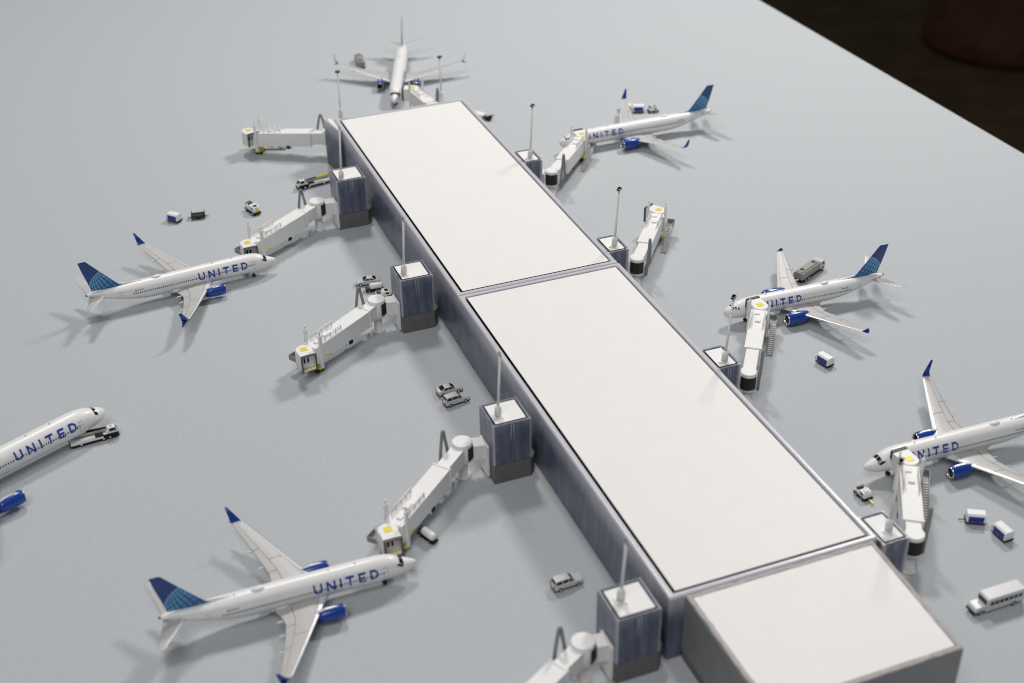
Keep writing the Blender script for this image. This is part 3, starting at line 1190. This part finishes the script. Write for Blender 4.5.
    for y in (y0, y1):
        mb.tube([(xt_, y, .68), (xb_, y, .02)], .022, 6)
        mb.tube([(xt_, y, .95), (xb_ + .1, y, .32)], .014, 6)
        for i in range(5):
            f = i / 4
            mb.tube([(xt_ + (xb_ - xt_) * f, y, .68 - .66 * f), (xt_ + (xb_ + .05 - xt_) * f, y, .95 - .63 * f)], .012, 6)
    for y in (y0, y1):
        mb.side_prism([(xt_, .60), (xt_, .74), (xt_ - .1, .74), (xb_ - .04, .06), (xb_, .01), (xb_ + .1, .01)], y - .012, y + .012)
    for i in range(15):
        f = (i + .5) / 15
        mb.box((xt_ + (xb_ - xt_) * f, (y0 + y1) / 2, .66 - .66 * f + .03), (.118, .24, .045))
    mb.build('stairs', M['lgrey'], t)
    mb = MB()
    mb.box((D - .08, -.66, .67), (.52, .42, .04))
    mb.box((D - .08, -.86, .80), (.52, .02, .22))
    mb.box((D + .17, -.66, .80), (.02, .40, .22))
    mb.build('stair_landing', M['grey'], t)
    # cable hoop by the rotunda
    mb = MB()
    mb.tube([(.30, -.44, .62), (.40, -.47, 1.5), (.54, -.50, 2.30), (.575, -.50, 2.46), (.62, -.50, 2.51), (.67, -.50, 2.46), (.72, -.50, 2.28), (.84, -.49, 1.8), (1.0, -.47, 1.0)], .07, 8)
    mb.build('cable_hoop', M['grey'], t)
    return t


# left side
jet_bridge('white jet bridge at the far left corner standing at an empty gate, yellow brace below',
           (-4.25, 25.68), 150.0, 5.15, (-3.75, 25.6), (-45, 30), -75, chev=False, truss=True)
jet_bridge('white jet bridge meeting the nose of the airplane parked farthest left among whole ones',
           (-7.30, 16.70), -148.2, 5.2, (-6.31, 16.60), (-45, 30), -86)
jet_bridge('white jet bridge at an empty left gate with its open cab facing the viewer',
           (-7.25, 5.38), -148.8, 4.9, (-6.31, 5.25), (-45, 30), -84)
jet_bridge('white jet bridge meeting the lower-left airplane, small tow cart beside its wheels',
           (-7.22, -6.80), -139, 5.65, (-6.31, -6.95), (-45, 30), -89)
jet_bridge('white jet bridge cut off by the bottom edge of the picture',
           (-7.15, -18.75), -152, 5.3, (-6.31, -18.85), (-45, 30), -88)
# right side
jet_bridge('white jet bridge at the upper-right airplane with the sharply raised blue wing tips',
           (5.96, 15.23), 49.4, 5.95, (5.26, 15.6), (-117, 62), 92, dr=.375)
jet_bridge('white jet bridge on the right standing at an empty gate, no airplane',
           (6.01, 4.27), 52.8, 5.95, (5.26, 4.6), (-117, 62), 120, dr=.375)
jet_bridge('white jet bridge in front of the airplane that has the grey fuel tanker behind it',
           (6.03, -6.78), 55.0, 6.2, (5.26, -6.4), (-117, 62), 92, dr=.375)
jet_bridge('white jet bridge at lower right beside the small white tractor with a yellow bar',
           (6.31, -18.38), 56.4, 4.9, (5.26, -18.2), (-117, 62), 92, dr=.375)
jet_bridge('white jet bridge behind the far end wall at the nose-on airplane',
           (2.85, 26.95), 92.0, 3.95, (3.0, 26.42), (-90, 50), 155)

# ------------------------------------------------------------------ ground vehicles


def wheels(parent, pts, r, w):
    for (x, y) in pts:
        mb = MB()
        mb.lathe([(-w / 2, r * .5), (-w / 2, r * .9), (-w / 2 + .01, r), (w / 2 - .01, r), (w / 2, r * .9), (w / 2, r * .5)], 16)
        for i, v in enumerate(mb.v):
            mb.v[i] = Vector((x + v.x, y + v.z, r + v.y))
        wh = mb.build('wheel', M['rubber'], parent)
        s = 1 if y > 0 else -1
        mb = MB()
        mb.cyl((x, y + s * (w / 2 - .004), r), (x, y + s * (w / 2 + .004), r), r * .52, n=12)
        mb.build('rim', M['metal'], wh)


def car(label, loc, yaw, suv=False, paint='silver', group='parked cars'):
    """front towards +x; length 1.15"""
    t = thing('parked_car', label, 'car', (loc[0], loc[1], 0), R(yaw), group)
    t.scale = (1.03, 1.03, 1.12)
    mb = MB()
    if suv:
        prof = [(-.56, .10), (.55, .10), (.575, .16), (.56, .235), (.30, .275), (.20, .29), (-.55, .30), (-.575, .2)]
        cab = [(.24, .28), (.06, .425), (-.10, .445), (-.42, .44), (-.50, .42), (-.56, .29)]
    else:
        prof = [(-.55, .09), (.55, .09), (.58, .14), (.56, .20), (.28, .255), (-.34, .275), (-.56, .255), (-.58, .18)]
        cab = [(.24, .25), (.02, .365), (-.12, .375), (-.24, .36), (-.46, .262)]
    w = .225
    rg = []
    for y, k, e in ((-w, .96, .02), (-w + .03, 1.0, 0), (0, 1.01, -.006), (w - .03, 1.0, 0), (w, .96, .02)):
        rg.append([(x * k, y, max(.085, z - e * (1 if z > .15 else 0))) for x, z in prof])
    mb.rings(rg, smooth=False)
    body = mb.build('body', M[paint], t, bevel=.012)
    mb = MB()
    n = len(cab)
    lo, hi = .205, .165
    zmax = max(z for x, z in cab)
    rows = []
    for s in (-1, 1):
        rows.append([(x, s * (lo - (lo - hi) * ((z - .25) / (zmax - .25)) ** 1.0), z) for x, z in cab])
    mb.rings(rows, smooth=False)
    # roof panel faces stay painted
    mb.build('cabin', M[paint], t, bevel=.015)
    # glass panes, each a slab lying just proud of the cabin
    def lerp(a, c, f):
        return (a[0] + (c[0] - a[0]) * f, a[1] + (c[1] - a[1]) * f)
    def halfw(z):
        return lo - (lo - hi) * ((z - .25) / (zmax - .25))
    def slope(a, c, fa, fb, k):
        mb = MB()
        p, q_ = lerp(a, c, fa), lerp(a, c, fb)
        nx, nz = (c[1] - a[1]), -(c[0] - a[0])
        L_ = math.hypot(nx, nz)
        nx, nz = nx / L_ * .005, nz / L_ * .005
        if nz < 0:
            nx, nz = -nx, -nz
        mb.poly([(p[0] + nx, -halfw(p[1]) * k, p[1] + nz), (p[0] + nx, halfw(p[1]) * k, p[1] + nz),
                 (q_[0] + nx, halfw(q_[1]) * k, q_[1] + nz), (q_[0] + nx, -halfw(q_[1]) * k, q_[1] + nz)])
        mb.build('window', M['window'], t)
    slope(cab[0], cab[1], .10, .93, .88)
    if suv:
        slope(cab[-1], cab[-2], .25, .92, .85)
    else:
        slope(cab[-1], cab[-2], .12, .9, .86)
    zl, zh = (.305, .415) if suv else (.275, .35)
    def side(x0, x1, x2, x3):
        for s in (-1, 1):
            mb = MB()
            mb.poly([(x0, s * (halfw(zl) + .006), zl), (x1, s * (halfw(zl) + .006), zl), (x2, s * (halfw(zh) + .006), zh), (x3, s * (halfw(zh) + .006), zh)])
            mb.build('window', M['window'], t)
    if suv:
        side(-.52, -.27, -.27, -.485)
        side(-.24, -.02, -.02, -.24)
        side(.01, .20, .06, .01)
    else:
        side(-.36, -.13, -.13, -.24)
        side(-.10, .17, .03, -.10)
    # lamps
    for s in (-1, 1):
        mb = MB()
        xr = -.572 if suv else -.562
        mb.box((xr, s * .165, .22), (.03, .08, .06 if not suv else .10))
        mb.build('tail_light', M['taillight'], t)
        mb = MB()
        mb.box((.548, s * .165, .185), (.03, .08, .04))
        mb.build('headlight', M['metal'], t)
    # dark sills and bumpers
    mb = MB()
    mb.box((0, 0, .075), (1.13, .40, .05))
    mb.build('underbody', M['black'], t)
    wheels(t, [(.35, .2), (.35, -.2), (-.35, .2), (-.35, -.2)], .088, .07)
    return t


car('silver sedan with a dark rear window, farther of the pair parked side by side', (-5.80, -.92), 3, False)
car('silver hatchback with a square roof, nearer of the pair parked side by side', (-5.78, -1.78), 8, True)
car('silver estate car parked alone near the bottom of the terminal wall', (-5.85, -14.38), 4, True, 'palecar')
car('silver sedan behind the hoop of the empty left jet bridge', (-6.52, 9.88), 168, False)


def baggage_cart(label, loc, yaw):
    """covered cart: blue curtain on its -y side, towbar towards -x"""
    t = thing('baggage_cart', label, 'cart', (loc[0], loc[1], 0), R(yaw), 'covered baggage carts')
    mb = MB()
    pr = [(-.22, .13), (.22, .13), (.22, .44), (.15, .50), (-.15, .50), (-.22, .44)]
    n = len(pr)
    mb.rings([[(x, y, z) for y, z in pr] for x in (-.35, .35)], smooth=False)
    mb.build('canopy', M['resin'], t, bevel=.012)
    for s in (-1, 1):
        mb = MB()
        mb.box((0, s * .222, .285), (.58, .012, .26))
        mb.build('side_curtain', M['cartblue'], t)
    mb = MB()
    mb.box((0, 0, .10), (.76, .46, .05))
    mb.tube([(-.37, 0, .10), (-.56, 0, .07), (-.62, 0, .07)], .018, 6)
    mb.build('chassis', M['black'], t)
    wheels(t, [(.24, .17), (.24, -.17), (-.24, .17), (-.24, -.17)], .06, .05)
    return t


baggage_cart('blue and white covered baggage cart hitched to a black flat dolly', (-14.56, 20.78), -47)
baggage_cart('blue and white baggage cart alone near the mid-right airplane wing', (10.98, -5.38), -76)
baggage_cart('blue and white baggage cart with its towbar pointing left, upper of the lower-right pair', (10.30, -17.10), -30)
baggage_cart('blue and white baggage cart, lower and right of the lower-right pair', (10.72, -18.22), -88)
baggage_cart('blue and white baggage cart partly hidden behind an upper-right wing', (15.28, 24.98), -28)
baggage_cart('blue and white baggage cart in the middle behind the upper-right airplane', (15.98, 24.55), -23)

# black dolly
t = thing('baggage_dolly', 'black open flat dolly with raised ends, hitched to a blue and white cart', 'dolly', (-13.27, 20.62, 0), R(-8))
mb = MB()
mb.box((0, 0, .15), (.78, .46, .12))
mb.box((0, .205, .235), (.74, .04, .06))
mb.box((0, -.205, .235), (.74, .04, .06))
mb.build('deck', M['curtain'], t, bevel=.01)
for s in (-1, 1):
    mb = MB()
    mb.box((s * .35, 0, .25), (.05, .40, .20))
    mb.box((s * .35, .17, .36), (.05, .06, .06))
    mb.build('end_board', M['curtain'], t, bevel=.01)
mb = MB()
mb.tube([(.37, 0, .12), (.52, 0, .09), (.58, 0, .09)], .02, 6)
mb.tube([(-.37, 0, .12), (-.6, .05, .08)], .02, 6)
mb.build('towbar', M['black'], t)
wheels(t, [(.25, .18), (.25, -.18), (-.25, .18), (-.25, -.18)], .07, .05)


def tractor(label, loc, yaw, L=.95, bar=False, stripe=True, tall=1.0):
    """low airport tractor, front towards +x"""
    t = thing('tow_tractor', label, 'tractor', (loc[0], loc[1], 0), R(yaw), 'airport tow tractors')
    t.scale = (1, 1, tall)
    mb = MB()
    mb.box((0, 0, .105), (L, .47, .07))
    mb.build('chassis', M['black'], t, bevel=.02)
    mb = MB()
    h = L / 2
    mb.side_prism([(h - .06, .14), (h - .06, .26), (h - .12, .36), (h - .30, .39), (-.04, .39), (-.04, .30), (-h + .06, .28), (-h + .06, .14)], -.2, .2)
    mb.build('body', M['resin'], t, bevel=.018)
    mb = MB()
    mb.box((h - .26, 0, .392), (.18, .22, .014))
    mb.build('window', M['window'], t)
    for s in (-1, 1):
        mb = MB()
        mb.box((h - .24, s * .203, .30), (.16, .01, .1))
        mb.build('window', M['window'], t)
    mb = MB()
    mb.box((-.22, 0, .34), (.06, .28, .12))
    mb.box((-.16, 0, .29), (.14, .26, .04))
    mb.build('seat', M['dgrey'], t)
    if stripe:
        mb = MB()
        mb.box((h - .055, 0, .22), (.012, .13, .14))
        mb.box((h - .09, 0, .325), (.02, .12, .06))
        mb.build('yellow_mark', M['yellow'], t)
    mb = MB()
    mb.box((-h + .12, 0, .36), (.05, .34, .04))
    for s in (-1, 1):
        mb.box((-h + .12, s * .15, .31), (.04, .04, .08))
    mb.build('headrail', M['dgrey'], t)
    if bar:
        mb = MB()
        mb.box((h + .12, .02, .09), (.30, .07, .05))
        mb.build('towbar', M['yellow'], t)
    wheels(t, [(h - .2, .2), (h - .2, -.2), (-h + .2, .2), (-h + .2, -.2)], .085, .07)
    return t


tractor('white tow tractor with a yellow nose stripe, standing alone on the left apron', (-10.28, 20.14), -72, 1.12, tall=1.35)
tractor('small white tractor with a yellow bar in front of the lower-right airplane nose', (7.17, -14.15), -86, .72, True, False)
tractor('white tractor with dark load behind the upper-right airplane, right of the carts', (16.85, 24.2), -10, .7, False, False)
tractor('white tractor with dark windscreen panel beside the hinge of the empty left jet bridge', (-6.15, 8.30), -3, .85)

# small white cylinder units (air starters) on black skids


def air_unit(label, loc, yaw):
    t = thing('air_start_cart', label, 'air start cart', (loc[0], loc[1], 0), R(yaw), 'air start carts')
    mb = MB()
    mb.box((.05, 0, .10), (.92, .34, .07))
    mb.build('chassis', M['black'], t, bevel=.015)
    mb = MB()
    mb.lathe([(-.22, .05), (-.21, .13), (-.18, .16), (.34, .16), (.42, .14), (.45, .05)], 20, 'X', (0.02, 0, .29))
    mb.build('tank', M['resin'], t)
    mb = MB()
    mb.box((-.33, 0, .20), (.16, .26, .14))
    mb.tube([(-.36, -.1, .2), (-.36, -.1, .36), (-.36, .1, .36), (-.36, .1, .2)], .015, 6)
    mb.build('engine_housing', M['dgrey'], t)
    mb = MB()
    mb.box((-.50, 0, .12), (.12, .08, .05))
    mb.build('hitch', M['yellow'], t)
    wheels(t, [(.3, .15), (.3, -.15), (-.25, .15), (-.25, -.15)], .07, .05)
    return t


air_unit('white cylinder cart on black wheels beside the wheels of the lower-left jet bridge', (-9.82, -9.92), -68)
air_unit('white cylinder cart squeezed between silver sedan and white tractor', (-6.42, 9.08), -8)


def belt_loader(label, loc, yaw, rise=0.12, hand=1):
    """hand 1: cab on the right-hand side of the belt"""
    t = thing('belt_loader', label, 'belt loader', (loc[0], loc[1], 0), R(yaw), 'belt loaders')
    t.scale = (1.05, 1.12, 1.2)
    flip = (lambda p: Vector((p.x, p.y * hand, p.z)))

    def nb():
        m_ = MB()
        m_.xf = flip
        return m_
    mb = nb()
    mb.box((0, 0, .10), (1.98, .45, .07))
    mb.box((.66, -.232, .20), (.62, .02, .13))
    mb.build('chassis', M['black'], t, bevel=.005)
    mb = nb()
    mb.box((0, 0, .17), (1.92, .46, .085))
    mb.box((.72, -.12, .255), (.44, .22, .09))
    mb.box((-.1, -.15, .235), (.9, .13, .05))
    mb.build('deck', M['resin'], t, bevel=.012)
    mb = nb()
    mb.box((.2, -.14, .25), (.32, .17, .06))
    mb.build('engine_cover', M['black'], t)
    mb = nb()
    mb.side_prism([(.54, .295), (.95, .295), (.95, .36), (.87, .50), (.60, .50), (.54, .44)], -.24, -.01)
    cabo = mb.build('cab', M['resin'], t, bevel=.012)
    mb = nb()
    mb.poly([(.957, -.22, .37), (.957, -.03, .37), (.883, -.03, .492), (.883, -.22, .492)])
    mb.build('window', M['window'], cabo)
    mb = nb()
    mb.poly([(.62, -.245, .35), (.90, -.245, .35), (.85, -.245, .47), (.62, -.245, .47)])
    mb.build('window', M['window'], cabo)
    mb = nb()
    mb.box((.72, -.12, .512), (.07, .07, .03))
    mb.build('beacon', M['orange'], cabo)
    z0, z1 = .24, .24 + rise
    mb = nb()
    mb.side_prism([(-1.0, z1), (.9, z0), (.9, z0 + .06), (-1.0, z1 + .055)], .03, .20)
    be = mb.build('belt', M['black'], t)
    mb = nb()
    mb.side_prism([(-.95, z1 + .058), (-.25, z0 + (z1 - z0) * .62 + .058), (-.25, z0 + (z1 - z0) * .62 + .1), (-.95, z1 + .1)], .035, .195)
    mb.build('yellow_mat', M['yellow'], be)
    for y in (.02, .21):
        mb = nb()
        mb.side_prism([(-1.02, z1 - .02), (.92, z0 - .015), (.92, z0 + .075), (-1.02, z1 + .07)], y - .008, y + .008)
        mb.build('belt_rail', M['lgrey'], be)
    wheels(t, [(.6, .19), (.6, -.19), (-.55, .19), (-.55, -.19), (.35, -.19), (.35, .19)], .1, .07)
    return t


belt_loader('white belt loader with yellow belt reaching under the nose of the left-edge airplane', (-21.10, 1.50), 5, .10)
belt_loader('white belt loader with yellow belt half hidden behind a blue gate block', (-6.25, 22.2), 190, .05, -1)


def tanker(label, loc, yaw, group='fuel tankers'):
    t = thing('fuel_tanker', label, 'tanker', (loc[0], loc[1], 0), R(yaw), group)
    mb = MB()
    pr = [(-.27, .24), (.27, .24), (.30, .36), (.30, .50), (.24, .60), (.12, .64), (-.12, .64), (-.24, .60), (-.30, .50), (-.30, .36)]
    mb.rings([[(x, y * k, .42 + (z - .42) * k) for y, z in pr] for x, k in ((-1.12, .9), (-1.08, 1), (.52, 1), (.56, .9))], smooth=False)
    tk = mb.build('tank', M['tank'], t, bevel=.015)
    mb = MB()
    mb.box((-.28, 0, .652), (1.5, .34, .03))
    mb.build('walkway', M['tank'], tk, bevel=.008)
    for x in (-.78, .28):
        mb = MB()
        mb.lathe([(.665, .10), (.69, .10), (.695, .06)], 18, 'Z', (x, 0, 0))
        mb.build('hatch', M['curtain'], tk)
    mb = MB()
    for k in range(4):
        mb.box((-1.125, -.2 + .133 * k, .43), (.02, .05, .30))
    mb.build('rear_slats', M['grey'], tk)
    mb = MB()
    mb.side_prism([(.62, .16), (1.08, .16), (1.10, .30), (1.04, .36), (.98, .58), (.66, .60), (.62, .56)], -.26, .26)
    cb = mb.build('cab', M['palecar'], t, bevel=.02)
    mb = MB()
    mb.poly([(1.046, -.22, .375), (1.046, .22, .375), (.992, .20, .56), (.992, -.20, .56)])
    mb.build('window', M['window'], cb)
    for s in (-1, 1):
        mb = MB()
        mb.poly([(.72, s * .264, .38), (.99, s * .264, .38), (.95, s * .264, .54), (.72, s * .264, .54)])
        mb.build('window', M['window'], cb)
    mb = MB()
    mb.box((0, 0, .15), (2.15, .42, .12))
    mb.build('chassis', M['black'], t)
    wheels(t, [(.85, .24), (.85, -.24), (-.5, .24), (-.5, -.24), (-.78, .24), (-.78, -.24)], .13, .09)
    return t


tanker('grey fuel tanker with two dark round hatches behind the mid-right airplane wing', (14.75, 1.98), 26)
tanker('grey fuel tanker behind the left wing side of the nose-on airplane at the top', (1.55, 39.9), 80)

# bus
t = thing('bus', 'white long-nosed bus with dark side windows at the right edge', 'bus', (8.05, -21.15, 0), R(180))
mb = MB()
mb.side_prism([(-1.08, .12), (.62, .12), (.62, .66), (.55, .70), (-1.02, .70), (-1.08, .66)], -.27, .27)
bd = mb.build('body', M['palecar'], t, bevel=.025)
mb = MB()
mb.side_prism([(.625, .14), (1.04, .14), (1.08, .2), (1.06, .33), (.98, .37), (.625, .40)], -.23, .23)
mb.build('bonnet', M['palecar'], t, bevel=.03)
mb = MB()
mb.poly([(.626, -.22, .43), (.626, .22, .43), (.626, .22, .61), (.626, -.22, .61)])
mb.build('windscreen', M['window'], bd)
for i in range(7):
    x = -.92 + .205 * i
    for s in (-1, 1):
        mb = MB()
        mb.poly([(x, s * .274, .38), (x + .165, s * .274, .38), (x + .165, s * .274, .55), (x, s * .274, .55)])
        mb.build('side_window', M['window'], bd)
mb = MB()
mb.box((1.07, 0, .15), (.06, .46, .06))
mb.box((-.02, 0, .105), (2.1, .44, .05))
mb.build('bumper', M['black'], t)
wheels(t, [(.8, .2), (.8, -.2), (-.62, .24), (-.62, -.24)], .115, .08)

# flat white vehicle half hidden by the far right roof edge
t = thing('service_truck', 'white box vehicle with a black arm, half hidden behind the far right roof edge', 'service truck', (6.2, 27.6, 0), R(-55))
mb = MB()
mb.box((-.15, 0, .26), (.85, .44, .16))
mb.build('body', M['resin'], t, bevel=.02)
mb = MB()
mb.box((.1, 0, .12), (1.3, .40, .08))
mb.tube([(.55, 0, .18), (.72, .05, .34), (.95, .1, .36)], .04, 8)
mb.box((.62, 0, .2), (.3, .3, .1))
mb.build('loading_arm', M['black'], t)
wheels(t, [(.4, .18), (.4, -.18), (-.4, .18), (-.4, -.18)], .09, .06)
